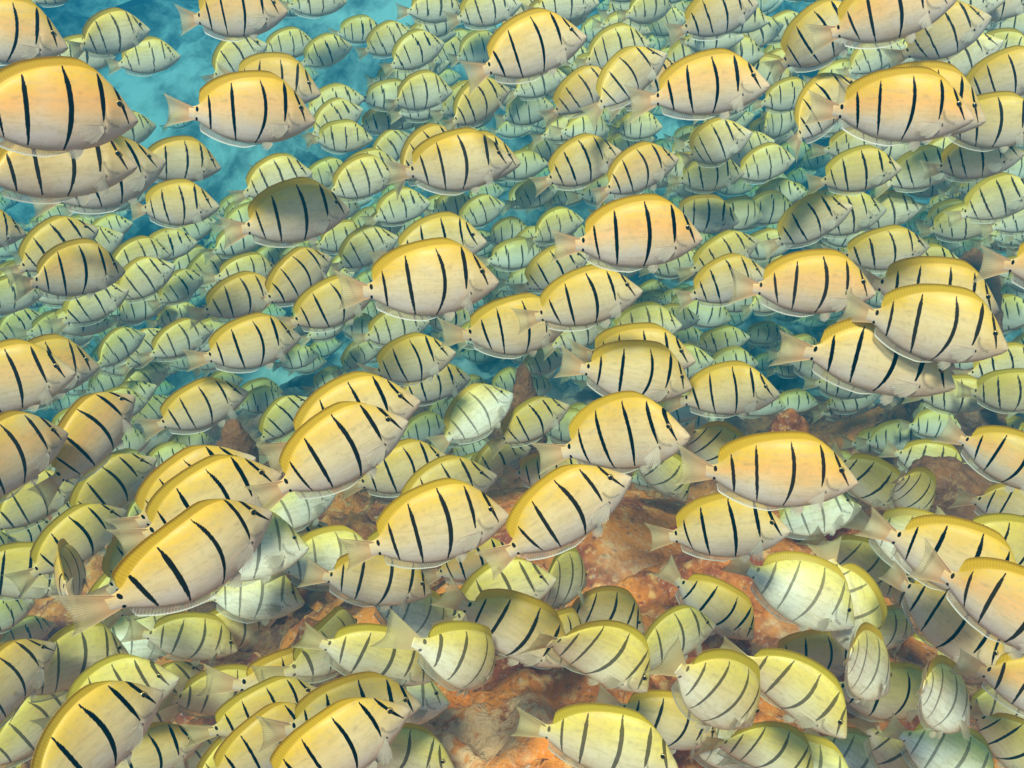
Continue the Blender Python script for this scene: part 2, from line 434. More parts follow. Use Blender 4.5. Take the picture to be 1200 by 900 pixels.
def tail_fin(bend, deep, nu, spread):
    nv = 8
    a = np.linspace(-1, 1, nu); v = np.linspace(0, 1, nv)
    L = .215 + .045 * np.abs(a) ** 2.2
    X = .022 - L[:, None] * v[None]
    wz = .048 + (spread - .048) * (v ** 1.05)
    Z = a[:, None] * wz[None]
    Yw = .010 * np.sin(a * 5)[:, None] * v[None]
    C = np.stack([X - .5, bendf(X, bend) + Yw, Z], -1)
    uv = np.stack(np.broadcast_arrays(((a + 1) / 2)[:, None], v[None]), -1)
    th = np.broadcast_to((.012 * (1 - v) ** 1.5 + .0012)[None], X.shape)
    return slab(C, YAX, uv, th)
def fan_fin(root, d0, d1, lens, side, nu, cup):
    """fan of rays between the directions d0 and d1 from a short root line"""
    nv = 6
    a = np.linspace(0, 1, nu); v = np.linspace(0, 1, nv)
    D = d0[None] * (1 - a)[:, None] + d1[None] * a[:, None]
    D /= np.linalg.norm(D, axis=1)[:, None]
    L = lens[0] * (1 - a) + lens[1] * a; L = L * (1 - .25 * (2 * a - 1) ** 2) * (.92 + .08 * np.sin(a * 25))
    r0 = root[None] + np.outer(a - .5, np.array([.006, 0, -.04]))
    C = r0[:, None] + D[:, None] * (L[:, None] * v[None])[..., None]
    C[..., 1] += side * cup * (v ** 2)[None] 
    N = np.cross(d0, d1); N /= np.linalg.norm(N)
    uv = np.stack(np.broadcast_arrays(a[:, None], v[None]), -1)
    th = np.broadcast_to((.004 * (1 - v) + .001)[None], C.shape[:2])
    return slab(C, N, uv, th)
def pect(side, pose, nu=14):
    x, z = .758, -.045
    y = float(sect(np.array(x), np.array(z))) * 1.0
    root = np.array([x - .5, side * y, z])
    if pose == 0:      # folded back along the flank
        return fan_fin(root, np.array([-.95, side * .30, .10]), np.array([-.62, side * .30, -.72]), (.23, .13), side, nu, .01)
    if pose == 1:      # spread out and down
        return fan_fin(root, np.array([-.45, side * .75, -.25]), np.array([.15, side * .55, -.8]), (.24, .16), side, nu, -.02)
    return fan_fin(root, np.array([-.75, side * .55, -.25]), np.array([-.1, side * .45, -.88]), (.20, .13), side, nu, .0)
def pelvic(side, nu=8):
    root = np.array([.64 - .5, side * .018, -.190])
    return fan_fin(root, np.array([-.95, side * .15, -.18]), np.array([-.6, side * .22, -.75]), (.12, .09), side, nu, .0)
def eye_geo(side):
    x, z, r = .868, .118, .025
    y = float(sect(np.array(x), np.array(z)))
    nu, nv = 9, 14
    V, M = [], []
    for i in range(nu):
        p = i / (nu - 1) * math.pi / 2 * 1.15
        for j in range(nv):
            q = j / nv * 2 * math.pi
            V.append((x - .5 + r * math.sin(p) * math.cos(q), side * (y - r * .22 + r * .62 * math.cos(p)), z + r * math.sin(p) * math.sin(q)))
            M.append((float(p < .75), float(p > 1.25), 0, 1))
    F = grid_faces(nu, nv, True)
    return np.array(V), F, np.array(M)

BENDS = [-.85, -.4, 0.05, .4, .8]
MESH = {}
def get(kind, *key):
    k = (kind,) + key
    if k in MESH: return MESH[k]
    if kind == 'body':
        lod, bi, di = key; nu, nv = {0: (230, 72), 1: (120, 40)}[lod]
        V, F, M = body_geo(nu, nv, BENDS[bi], DEEP[di], bi * 7 + di); me = make_mesh('body', V, F, M_SKIN, mask=M)
    elif kind in ('dorsal', 'anal'):
        bi, di = key; V, F, U = edge_fin(kind, BENDS[bi], DEEP[di], 48); me = make_mesh(kind + '_fin', V, F, M_DORSAL if kind == 'dorsal' else M_ANAL, uv=U)
    elif kind == 'tail':
        bi, sp = key; V, F, U = tail_fin(BENDS[bi], 1, 22, (.145, .175)[sp]); me = make_mesh('tail_fin', V, F, M_TAIL, uv=U)
    elif kind == 'pect':
        V, F, U = pect(*key); me = make_mesh('pectoral_fin', V, F, M_PECT, uv=U)
    elif kind == 'pelvic':
        V, F, U = pelvic(*key); me = make_mesh('pelvic_fin', V, F, M_PECT, uv=U)
    elif kind == 'eye':
        V, F, M = eye_geo(*key); me = make_mesh('eye', V, F, M_EYE, mask=M)
    elif kind == 'whole':
        V, F, M, U, fm = whole_geo(*key); me = make_mesh('surgeonfish', V, F, [M_SKIN, M_DORSAL, M_ANAL, M_TAIL], mask=M, uv=U, fmat=fm)
    MESH[k] = me
    return me
DEEP = [0.91, 0.97, 1.03]
def whole_geo(bi, di, mass=False):
    """a far fish as one light mesh"""
    V, F, M = body_geo(*((48, 12) if mass else (56, 22)), BENDS[bi], DEEP[di], bi * 5 + di); U = np.zeros((len(V), 2)); fm = [0] * len(F)
    for k, (v, f, u) in enumerate((edge_fin('dorsal', BENDS[bi], DEEP[di], 9 if mass else 16), edge_fin('anal', BENDS[bi], DEEP[di], 8 if mass else 14), tail_fin(BENDS[bi], 1, 4 if mass else 10, .155))):
        o = len(V); V = np.vstack([V, v]); U = np.vstack([U, u]); M = np.vstack([M, np.zeros((len(v), 4))])
        F = F + [tuple(a + o for a in q) for q in f]; fm += [k + 1] * len(f)
    return V, F, M, U, fm

# tones: bar strength, olive, warm; w has bars washed out by painted sun glare
TONES = {'n': (1.0, 0.0, 0.35), 'o': (1.0, 0.0, 0.95), 'y': (1.0, 0.15, 0.22), 'p': (0.95, 0.0, 0.75),
         'g': (0.8, 0.3, 0.0), 'v': (0.6, 0.75, 0.0), 'k': (0.95, 0.55, 0.0), 'w': (0.25, 0.4, 0.0)}
# every fish the photograph lets one pick out: snout x,y and tail root x,y in photograph pixels, turn away from the camera (degrees),
# how far the flank leans to the view (0 upright .. 1 flank square to the view; scaled down below), tone, distance factor, label (None: one of a set of look-alikes)
FISH = [
 # --- upper left, against the open blue water
 (65,58,-48,34,0,.8,'o',1,'orange-backed fish with only its head in view above the largest peach-flanked fish'),
 (172,38,98,50,5,.8,'g',1,None),(130,70,66,68,5,.8,'g',1.04,None),(208,68,145,74,0,.8,'g',1,None),
 (333,16,233,22,0,.8,'o',1,'peach fish with its back cut off, high in open blue water'),
 (312,55,250,85,10,.7,'g',1,None),
 (150,148,-12,131,0,.9,'o',.97,'largest peach-flanked fish with tail out of view, swimming level in blue water'),
 (365,145,233,133,0,.9,'o',1,'peach fish with clear fan tail against dark blue water'),
 (182,150,120,165,10,.7,'g',1.05,None),
 (150,203,3,197,0,.85,'y',1,'long yellow-backed fish directly beneath the largest peach-flanked fish'),
 (190,197,75,228,5,.8,'n',1.12,'pale-bellied fish half hidden behind the long yellow-backed fish'),
 (255,200,170,190,5,.7,'n',1,None),(255,246,168,245,0,.8,'y',1,'yellow-backed fish with pale belly between the peach fish and small hazy ones'),
 (22,280,-60,270,0,.8,'o',1,'orange-striped face showing under the long yellow-backed fish, rest of the fish cut off'),
 (405,3,345,8,5,.8,'g',1,None),(368,52,312,60,5,.8,'g',1,None),(372,112,275,95,5,.8,'p',1.1,'pinkish fish showing its back behind the peach fish with clear fan tail'),
 (412,55,358,72,5,.8,'k',1,None),(448,38,398,40,5,.8,'k',1,None),(485,40,432,60,5,.8,'g',1,None),(520,52,460,75,5,.8,'k',1,None),
 (560,52,515,55,5,.8,'g',1.05,None),(530,108,462,117,5,.8,'g',1,None),(425,130,368,155,10,.7,'g',1,None),(478,138,425,150,5,.8,'p',1,None),
 (483,160,435,195,15,.7,'g',1,None),
 (685,45,572,78,0,.9,'y',.95,'golden brown fish with dark bars and forked tail above a pale crowd'),
 (610,5,540,22,5,.8,'g',1,None),(600,105,525,142,10,.7,'k',1,None),
 (600,190,483,207,0,.9,'y',1,'golden fish with hazy fish tucked behind its back and pale belly'),
 (548,165,462,203,5,.8,'y',1.12,'golden fish almost hidden behind the back of another golden fish'),
 (609,192,510,195,5,.8,'n',1.12,None),
 (365,205,290,222,5,.8,'g',1,None),(465,205,390,222,5,.8,'g',1,None),
 # --- upper middle
 (700,4,630,12,5,.8,'g',1,None),(785,8,738,18,45,.5,'v',1,None),(885,5,808,35,5,.8,'n',1,None),(760,52,688,70,5,.8,'k',1,None),
 (663,90,605,108,5,.8,'g',1,None),(722,88,655,132,10,.8,'p',1,None),(778,65,705,118,5,.8,'y',1,None),(797,78,728,122,5,.8,'o',1,None),
 (897,100,773,116,0,.9,'o',1,'plump peach fish in front of a tight row of overlapping tails'),
 (825,50,790,65,5,.8,'g',1,None),(635,150,595,150,5,.8,'g',1,None),(665,165,620,187,5,.8,'g',1,None),
 (727,178,645,212,5,.8,'y',1,'yellow-green fish beside a browner fish of equal tilt'),(795,185,708,222,5,.8,'p',1,'brownish fish beside a yellow-green fish of equal tilt'),
 (878,155,808,190,5,.8,'y',1,None),(905,165,850,190,5,.8,'g',1,None),(870,202,800,215,5,.8,'k',1,None),
 (928,97,868,80,5,.8,'y',1.1,None),(915,30,865,55,5,.8,'g',1,None),
 # --- upper right
 (1107,0,990,38,0,.9,'o',1,'peach fish with upturned nose and see-through tail above a plump round-backed fish'),
 (1010,18,925,75,5,.8,'y',1.05,'yellow fish partly covered by a peach fish with see-through tail'),
 (945,25,895,45,5,.8,'g',1,None),
 (1130,135,990,138,0,.95,'o',1,'plump round-backed orange fish with silver belly edge in the dense hazy school'),
 (1146,137,1015,122,0,.8,'o',1.1,'orange fish whose face shows past the snout of a plump round-backed fish'),
 (1005,98,930,157,5,.8,'y',1,'yellow fish behind the tail of a plump round-backed fish'),
 (1055,55,1000,82,5,.8,'g',1,None),(1150,22,1075,65,5,.8,'n',1,None),(1165,50,1100,92,5,.8,'g',1,None),
 (1215,145,1118,157,0,.85,'y',1,'bright yellow fish with its face cut off beside an orange face'),
 (1190,178,1108,203,0,.8,'y',1,'slender yellow fish under a bright yellow one whose face is cut off'),
 (1228,78,1143,112,5,.8,'y',1,None),(1168,0,1095,16,5,.8,'g',1,None),(1210,-2,1138,14,5,.8,'p',1,None),
 (1050,195,970,216,5,.8,'k',1,None),(930,185,868,207,5,.8,'g',1,None),(1208,222,1140,252,5,.8,'k',1,None),(1120,190,1050,215,5,.8,'k',1.05,None),
 # --- middle left
 (113,275,30,308,5,.85,'y',1,None),(142,325,43,322,0,.85,'o',1,'small orange-striped fish swimming level in front of a greener one'),
 (200,300,130,312,5,.8,'g',1,None),(205,315,140,345,5,.8,'g',1,None),(150,345,80,368,5,.8,'k',1,None),(45,350,-20,352,5,.8,'g',1,None),(50,375,0,392,5,.8,'k',1,None),
 (80,384,52,388,60,.5,'v',1,'blank lime fish seen nearly head-on in haze'),
 (80,450,-45,455,0,.85,'o',1,'deep orange fish with tail cut off and another face beyond its own'),
 (110,440,0,440,0,.85,'o',1.1,'fish whose pale face shows beyond a deep orange one'),
 (410,250,290,265,0,.9,'y',1,'golden fish with fan tail and dark pectoral spot over blue-green haze'),
 (272,300,225,330,5,.8,'k',1,None),(240,325,190,352,5,.8,'y',1,None),(330,343,242,362,5,.85,'y',1,'yellow fish with faint bars tucked behind a taller tilted fish'),
 (185,357,135,372,5,.8,'k',1,None),(352,400,247,418,0,.9,'y',1,'rounded golden fish with pale tail behind a paler slim one'),
 (250,390,180,412,5,.8,'g',1,None),(170,395,115,422,5,.8,'g',1,None),(200,392,150,425,5,.8,'y',1,None),
 (392,303,318,352,10,.85,'n',1,'tilted cream fish above the tail of a big golden fish'),
 (440,345,348,378,0,.85,'y',1.02,'golden fish half covered by the tail of the boldest black-barred fish'),
 (585,333,432,345,0,.95,'y',.98,'boldest black-barred golden fish with bright yellow dorsal edge in mid school'),
 (572,285,470,292,0,.9,'y',1.08,'fish whose back rises behind the boldest black-barred golden fish'),
 (467,280,398,307,5,.8,'g',1,None),(478,253,425,285,5,.8,'g',1,None),
 (535,415,440,440,5,.85,'y',1,'golden fish with thin bars above a brown coral knob'),(552,445,470,462,5,.8,'n',1.08,None),
 (505,378,432,397,5,.8,'g',1,None),(450,405,400,427,5,.8,'g',1,None),
 (668,380,553,402,0,.9,'y',1,'golden fish with pink tail root just above a brown coral knob'),(562,383,515,393,8,.8,'v',1,None),
 (610,288,572,312,5,.8,'g',1,None),(592,240,540,262,5,.8,'g',1,None),
 # --- middle
 (822,278,680,290,0,.95,'o',.98,'rich orange fish with pale spread pectoral fin in mid school'),
 (752,340,632,373,0,.9,'y',1,'golden fish right below the rich orange fish'),
 (685,258,620,277,5,.8,'v',1,None),(690,300,618,337,5,.8,'y',1.06,None),(865,258,790,257,0,.85,'n',1.04,None),
 (887,280,818,322,5,.8,'k',1,None),(897,318,815,350,5,.85,'n',1,None),(798,380,718,392,5,.8,'v',1,None),(717,375,650,407,5,.8,'g',1,None),
 (812,452,685,441,0,.95,'y',1,'plump golden fish with straight upright bars pitched slightly nose down'),
 (814,420,690,425,0,.85,'y',1.1,'fish whose yellow dorsal edge shows above a plump golden fish'),
 (912,458,805,470,0,.9,'y',1,'yellow fish following close in front of a plump golden fish'),
 (822,300,765,322,5,.8,'k',1,None),(877,393,822,412,5,.8,'k',1,None),(667,415,615,437,5,.8,'g',1,None),(907,245,860,267,5,.8,'k',1,None),
 (835,420,770,440,5,.8,'k',1.05,None),
 # --- middle right
 (1022,338,890,345,0,.95,'o',1,'peach and yellow fish with rounded back and faint pink tail'),
 (993,240,918,283,5,.85,'y',1,None),(1033,243,960,270,5,.8,'k',1.04,None),(1083,285,1000,312,5,.85,'y',1,None),
 (1163,355,1035,347,0,.85,'y',1.08,'fish whose rounded back shows above the bright yellow-backed fish'),
 (1172,398,1028,387,0,.95,'y',.97,'bright yellow-backed fish with heavy black bars and fanned olive tail'),
 (1112,442,955,418,0,.85,'y',1.08,'pale-bellied fish lying under the bright yellow-backed fish with heavy bars'),
 (1320,322,1195,318,0,.8,'o',1,'fish of which only the pale pink tail is in view'),
 (1205,237,1145,257,5,.8,'y',1,None),(1075,240,1010,265,5,.8,'g',1,None),(1122,305,1050,325,5,.85,'k',1,None),(1218,420,1145,442,0,.85,'y',1,None),
 (1162,462,1085,475,0,.85,'k',1,None),(1228,458,1148,472,0,.85,'k',1,None),(1030,450,960,455,5,.8,'k',1,None),(1000,435,930,432,5,.8,'g',1.05,None),
 # --- lower left
 (160,474,68,550,15,.9,'o',1,'orange fish climbing steeply with white belly fin edge'),
 (78,522,-50,562,0,.8,'o',1.05,'dusky orange fish with tail cut off behind a climbing orange fish'),
 (290,466,193,495,0,.85,'n',1,'thin pale yellow fish above a dark brown coral lump'),
 (183,548,90,597,5,.8,'k',1,None),(90,577,0,600,5,.8,'k',1,None),(147,612,45,657,5,.8,'k',1,None),(62,622,-5,642,5,.8,'k',1,None),
 (300,548,170,607,0,.85,'y',1.06,'topmost yellow back in a stair of three overlapping fish'),
 (330,568,182,622,0,.85,'y',1.0,'middle fish in a stair of three overlapping yellow backs'),
 (325,613,160,705,0,.95,'y',.95,'lowest and largest fish in a stair of three overlapping yellow backs'),
 (235,618,130,672,0,.85,'y',1.1,'pale fish squeezed behind the largest of three stepped yellow fish'),
 (203,470,158,497,5,.8,'k',1,None),
 (96,676,62,690,72,.9,'o',.95,'orange-brown fish seen almost tail-on'),(217,530,168,552,5,.8,'k',1,None),(38,715,-22,732,5,.8,'k',1,None),
 (480,500,333,565,0,.95,'y',.96,'large pale golden fish with slanting bars over another of equal size'),
 (493,476,345,512,0,.9,'y',1.04,'golden-backed fish right behind a large pale golden one with slanting bars'),
 (528,540,425,570,0,.9,'y',1.04,'yellow-green fish under the snout of a large pale golden one'),
 (597,608,440,640,0,.95,'y',.96,'large golden fish with olive tail and thin dark bars above the reef'),
 (583,560,470,595,0,.85,'y',1.08,'fish whose back shows over a large golden fish with olive tail'),
 (397,583,310,612,0,.8,'w',1.0,'white-bellied fish with silver snout under a large pale golden fish'),
 (385,620,305,660,5,.8,'k',1,None),(365,470,308,512,5,.8,'k',1,None),(602,462,528,512,12,.6,'w',1,'chalky pale green fish with slanting faint bars behind golden ones'),
 (622,525,550,560,5,.8,'k',1,None),(667,475,590,518,5,.8,'k',1,'dark green fish with three bold bars below a brown coral knob'),
 (738,558,602,648,0,1.0,'y',.96,'golden fish climbing steeply just over the rust orange reef'),
 (812,508,665,527,0,.9,'y',1.03,'yellow fish wedged under a plump golden fish'),
 (695,555,605,562,0,.8,'n',1.1,None),
 (805,585,745,530,25,.6,'v',1.05,'small pale fish diving beside a climbing golden fish'),
 (868,562,800,497,30,.6,'k',1.08,'olive fish diving behind the large orange-backed fish with clear tail'),
 (1000,555,838,573,0,.95,'o',.97,'large orange-backed fish with clear fan tail over the reef'),
 (922,615,790,638,0,.9,'y',1.02,'beige fish with thin bars just over a rusty red coral boulder'),
 (605,650,515,672,0,.8,'o',1.06,'orange-tinged fish under the belly of a large golden fish with olive tail'),
 # --- lower right
 (1053,592,985,548,25,.6,'k',1.0,None),(1086,600,1044,562,52,.6,'k',.98,'olive fish with close slanting bars turned nearly tail-on beside a maroon rock'),
 (1128,552,1055,540,15,.6,'g',1.02,None),(1238,562,1132,530,0,.85,'o',1.0,'orange-backed fish beside the dark maroon coral rock'),(1240,612,1150,588,0,.8,'n',1.05,None),
 (1192,682,1050,648,0,.8,'y',1.0,'olive-yellow fish with wide bars pitched nose down below the maroon rock'),
 (1003,588,918,622,10,.5,'w',1.06,'sunlit white fish with faint bars below a large orange-backed snout'),
 (990,640,915,655,20,.2,'w',1.0,'dazzling white fish rolled on its side over the reef edge'),
 (1045,690,965,640,20,.6,'v',1.0,None),
 (1268,748,1115,703,0,.95,'o',.96,'big orange-flanked fish with face cut off and long white belly edge'),
 (1172,765,1055,712,0,.85,'n',1.02,'pale grey-bellied fish with long white fin edge under a big orange-flanked one'),
 # --- bottom left
 (65,775,-40,832,10,.7,'y',1.0,'yellow fish climbing with tail cut off above the deep golden climbing one'),
 (190,838,40,907,0,.95,'y',.96,'deep golden fish climbing with its belly cut off'),
 (208,812,88,815,0,.6,'v',1.03,'olive fish swimming level above a deep golden climbing one'),
 (272,772,180,735,15,.6,'v',1.0,'olive fish with slanting bars nosing down below the stepped yellow fish'),
 (312,835,213,800,15,.6,'v',1.02,'olive fish nosing down to the reef beside a deep golden one'),
 (375,822,258,853,0,.6,'k',1.0,'brownish yellow fish with broad dull bars by the reef'),
 (352,715,252,694,10,.4,'w',1.0,'glowing white fish with faint bars above the orange reef'),
 (90,822,0,880,10,.7,'v',1.02,None),(268,868,185,902,5,.7,'v',1.0,'olive fish low between the deep golden climber and a bold-barred golden one'),
 (480,845,330,915,0,.95,'y',.93,'big golden fish with very bold bars and tail cut off beside the reef'),
 (378,850,262,905,0,.9,'y',1.02,'yellow fish tucked under the tail side of a big bold-barred golden one'),
 (490,836,345,846,8,.5,'y',1.12,'long yellow-backed fish seen from above behind a big golden one'),
 (502,802,385,752,15,.6,'v',1.0,'olive fish pitched nose down on the orange reef'),
 (525,752,450,705,35,.4,'w',1.0,'whitish fish turned away with pale fan tail over the reef'),
 (574,795,522,768,64,.6,'v',.95,'slim yellow fish seen nearly tail-on over the orange reef'),
 (665,778,545,712,10,.8,'y',1.0,'yellow fish with bold slanting bars diving toward the reef'),
 (505,700,385,672,5,.6,'n',1.05,'pale fish with faint bars under a large golden fish with olive tail'),(372,762,315,742,20,.5,'v',1.0,None),
 # --- bottom middle and right
 (758,805,650,735,22,.6,'v',1.0,'white-bellied olive fish with curved bars diving over the orange reef'),
 (835,728,742,778,25,.6,'v',1.02,'yellow fish with brown bars climbing between two diving olive ones'),
 (795,678,718,712,15,.6,'v',1.04,'lime fish with broad tail in front of rusty coral'),
 (790,893,640,866,0,.6,'v',.96,'large olive fish with thin bars and belly cut off over orange reef'),
 (880,842,800,796,54,.6,'v',.95,'round olive fish seen from behind with many curved thin bars'),
 (905,800,860,740,25,.5,'k',1.04,None),(938,752,860,718,15,.6,'k',1.03,'olive fish in front of dark rusty coral'),
 (950,902,848,862,20,.5,'v',.97,'olive fish with belly cut off below the round olive one'),
 (990,848,875,778,10,.6,'v',.98,'tall olive-yellow fish with wide curved bars beside bright white fish'),
 (1010,762,968,668,25,.6,'w',1.0,'white fish diving steeply with nearly level bars'),
 (1040,802,980,772,58,.5,'w',.97,'dazzling white fish with yellow back turned away'),
 (1112,792,1035,762,15,.5,'v',1.02,None),(1132,838,1066,812,58,.5,'w',.97,'bright lemon and white fish turned away beside an orange tail end'),
 (1160,912,1062,878,15,.4,'w',.96,'bright white fish with thin bars and its belly cut off'),
 (1185,795,1115,768,5,.7,'k',1.04,'green fish with two heavy bars under a long white fin edge'),
 (1292,832,1163,803,0,.9,'o',.98,'orange fish of which only the tail end is in view'),
 (1222,905,1150,850,20,.6,'k',1.0,'dusky olive fish below the orange tail end, face cut off'),
 (1042,910,962,882,20,.4,'w',.98,'yellow-white fish with belly cut off between bright white ones'),
 (975,868,915,842,25,.5,'v',1.05,None),(60,742,0,752,10,.7,'k',1.03,None),(20,640,-50,668,5,.8,'k',1.05,None),
]
SL = 0.15
class Fish: low = False
school = []
def add_fish(sx, sy, tx, ty, yaw, face, tone, k, label, listed=True):
    f = Fish()
    L = math.hypot(sx - tx, sy - ty); f.L = L / max(.17, math.cos(math.radians(yaw)))
    f.px, f.py = (sx + tx) / 2, (sy + ty) / 2
    f.dist = F_PX * SL / f.L * k; f.scale = SL * k
    f.th = math.atan2(ty - sy, sx - tx); f.yaw = math.radians(yaw + (random.gauss(0, 9) if abs(yaw) < 12 else 0)); f.face = face * .22; f.tone = tone; f.label = label; f.listed = listed
    f.f0 = f.scale; school.append(f)
    return f
def frame(f):
    d = ray(f.px, f.py)
    r = d.cross(Vector((0, 0, 1))).normalized(); u = r.cross(d).normalized()
    im = r * math.cos(f.th) + u * math.sin(f.th)
    X = (im * math.cos(f.yaw) + d * math.sin(f.yaw)).normalized()
    flank = (u * math.cos(f.th) - r * math.sin(f.th))
    up = flank * f.face + Vector((0, 0, 1)) * (1 - f.face)
    Z = (up - X * up.dot(X)).normalized(); Y = Z.cross(X)
    if f.tone == 'w':                       # rolled so that the flank turns up to the sun
        Z = Matrix.Rotation(-.45, 3, X) @ Z; Y = Z.cross(X)
    f.X, f.Y, f.Z, f.d = X, Y, Z, d
for r in FISH: add_fish(*r)
# the small far fish that fill the school between the ones above
cells = {}
def free_spot(px, py, gap):
    for f in school:
        if not f.listed and math.hypot(f.px - px, f.py - py) < gap: return False
    return True
tries = 0; n_fill = 0
while n_fill < 76 and tries < 9000:
    tries += 1
    px = random.uniform(-10, 1210); py = random.uniform(-5, 620)
    if px < 430 - (py - 60) * .4 and py < 250: continue                    # open blue water
    if py > 430 and 560 < px < 960: continue
    L = random.uniform(46, 66)
    if not free_spot(px, py, 44): continue
    dist = F_PX * SL / L
    p = at(px, py, dist)
    if p.z < ground_full(p.x, p.y) + .1: continue
    a = math.radians(random.gauss(14, 8)); hx, hy = math.cos(a) * L / 2, -math.sin(a) * L / 2
    add_fish(px + hx, py + hy, px - hx, py - hy, random.gauss(5, 10), random.uniform(.5, .9), random.choice('ggkkyv'), 1.0, None, False)
    n_fill += 1
# the pale crowd close over the reef, at mixed angles
n_low = 0; tries = 0
while n_low < 54 and tries < 6000:
    tries += 1
    px = random.uniform(-20, 1220); py = random.uniform(640, 915)
    if (470 < px < 770 and py > 775) or (330 < px < 490 and 690 < py < 755) or (980 < px < 1060 and 830 < py < 880): continue                               # bare orange reef
    if 690 < px < 950 and py < 700: continue
    if any(math.hypot(f.px - px, f.py - py) < (46 if f.listed else 54) for f in school): continue
    yaw = random.uniform(0, 58); Lt = random.uniform(92, 128); Lp = Lt * math.cos(math.radians(yaw))
    dist = F_PX * SL / Lt * 1.06
    p = at(px, py, dist)
    if p.z < ground_full(p.x, p.y) + .09: continue
    a = math.radians(random.gauss(14 if px < 420 else -10, 18)); hx, hy = math.cos(a) * Lp / 2, -math.sin(a) * Lp / 2
    f = add_fish(px + hx, py + hy, px - hx, py - hy, yaw, random.uniform(0, 1), random.choice('vvvvwwyk'), 1.06, None, False); f.low = True
    n_low += 1
for f in school: frame(f)
# keep the fish from running into one another: slide along the line of sight, keeping the size in view
S = np.array([(x, 0, z) for x in np.linspace(-.62, .48, 12) for z in (-.2, -.08, .06, .2, .3) if abs(z - .05) < .30 - .55 * max(0, abs(x) - .25)])
def basis(f): return np.array([f.X, f.Y, f.Z])
AB = np.array([.66, .115, .36])
B_ = [basis(f) for f in school]; D_ = [np.array(f.d) for f in school]
N = len(school)
for it in range(30):
    P = np.array([D_[i] * school[i].dist for i in range(N)]); sc_ = np.array([f.scale for f in school])
    hit = 0
    dd = np.linalg.norm(P[:, None] - P[None], axis=2)
    for i, j in np.argwhere(np.triu(dd < 1.0 * (sc_[:, None] + sc_[None]) * .66, 1)):
        col = False
        for a, b in ((i, j), (j, i)):
            pts = P[a] + (S * sc_[a]) @ B_[a]
            q = ((pts - P[b]) @ B_[b].T) / (sc_[b] * AB); q[:, 2] -= .15
            if (np.sum(q * q, 1) < 1).any(): col = True; break
        if not col: continue
        hit += 1
        a, b = (i, j) if school[i].dist < school[j].dist else (j, i)
        for c, s in ((a, .988), (b, 1.012)):
            g = school[c]; n = g.scale * s
            if .74 * g.f0 < n < 1.32 * g.f0: g.scale = n; g.dist *= s
    if hit == 0: break
print('fish', N, 'touching pairs left', hit)

def link(name, me, parent, mw=None, color=None):
    o = bpy.data.objects.new(name, me); COL.objects.link(o)
    if parent is not None: o.parent = parent
    if mw is not None: o.matrix_world = mw
    if color is not None: o.color = color
    return o
LAND = {'largest peach-flanked': 'largest peach-flanked fish', 'peach fish with clear fan': 'peach fish with clear fan tail', 'golden brown fish with dark': 'golden brown fork-tailed fish',
 'golden fish with hazy': 'golden fish with a hazy companion', 'plump peach fish': 'plump peach fish', 'yellow-green fish beside': 'yellow-green tilted fish', 'brownish fish beside': 'brownish tilted fish',
 'peach fish with upturned': 'peach fish with upturned nose', 'plump round-backed': 'plump round-backed orange fish', 'bright yellow fish with its face': 'bright yellow fish whose face is cut off',
 'small orange-striped': 'small level orange-striped fish', 'golden fish with fan': 'golden fan-tailed fish', 'rounded golden': 'rounded golden fish', 'tilted cream': 'tilted cream fish',
 'boldest black-barred': 'boldest black-barred fish', 'golden fish with pink tail': 'golden fish with pink tail root', 'rich orange': 'rich orange fish', 'plump golden': 'plump golden fish',
 'peach and yellow': 'peach and yellow round-backed fish', 'bright yellow-backed fish with heavy': 'bright yellow-backed fish', 'orange fish climbing': 'climbing orange fish', 'thin pale yellow': 'thin pale yellow fish',
 'lowest and largest': 'largest of three stepped fish', 'large pale golden': 'large pale golden fish', 'large golden fish with olive': 'large golden olive-tailed fish', 'golden fish climbing steeply': 'golden fish climbing steeply',
 'large orange-backed': 'large orange-backed fish', 'big orange-flanked': 'big orange-flanked fish', 'deep orange fish': 'deep orange fish', 'long yellow-backed fish directly': 'long yellow-backed fish',
 'tall olive-yellow': 'tall olive-yellow fish', 'olive-yellow fish with wide': 'wide-barred olive-yellow fish', 'deep golden fish climbing': 'deep golden climbing fish', 'round olive': 'round olive fish'}
MARKS = [(f, v) for f in school if f.label for k, v in LAND.items() if f.label.startswith(k)]
TAKEN = set()
WORDS = {'g': 'pale green', 'k': 'dull green', 'v': 'olive', 'y': 'yellowish', 'n': 'cream', 'p': 'pinkish', 'o': 'orange', 'w': 'whitish'}
def near_label(f):
    size = 'small ' if f.L < 68 else 'mid-sized ' if f.L < 90 else ''
    for g, name in sorted(MARKS, key=lambda m: math.hypot(m[0].px - f.px, m[0].py - f.py)):
        dx, dy = f.px - g.px, f.py - g.py
        if abs(dy) > abs(dx) * .6: rel = 'above' if dy < 0 else 'below'
        else: rel = 'ahead of' if dx > 0 else 'trailing'
        if f.dist > g.dist * 1.5: rel = {'above': 'behind and above', 'below': 'behind and below', 'ahead of': 'beyond the snout of', 'trailing': 'beyond the tail of'}[rel]
        t = size + WORDS[f.tone] + ' striped fish ' + rel + ' the ' + name
        if t not in TAKEN: TAKEN.add(t); return t
def far_label(f):
    if f.L < 68: 
        return ('small pale green-tinted striped fish deep in the hazy far school', 'small hazy fish of the far school')
    if f.tone in 'kgv':
        return ('greenish striped fish half veiled by haze between the golden ones', 'greenish fish between the golden ones')
    return ('mid-sized yellowish striped fish crowded among others of the school', 'mid-sized yellowish fish of the school')
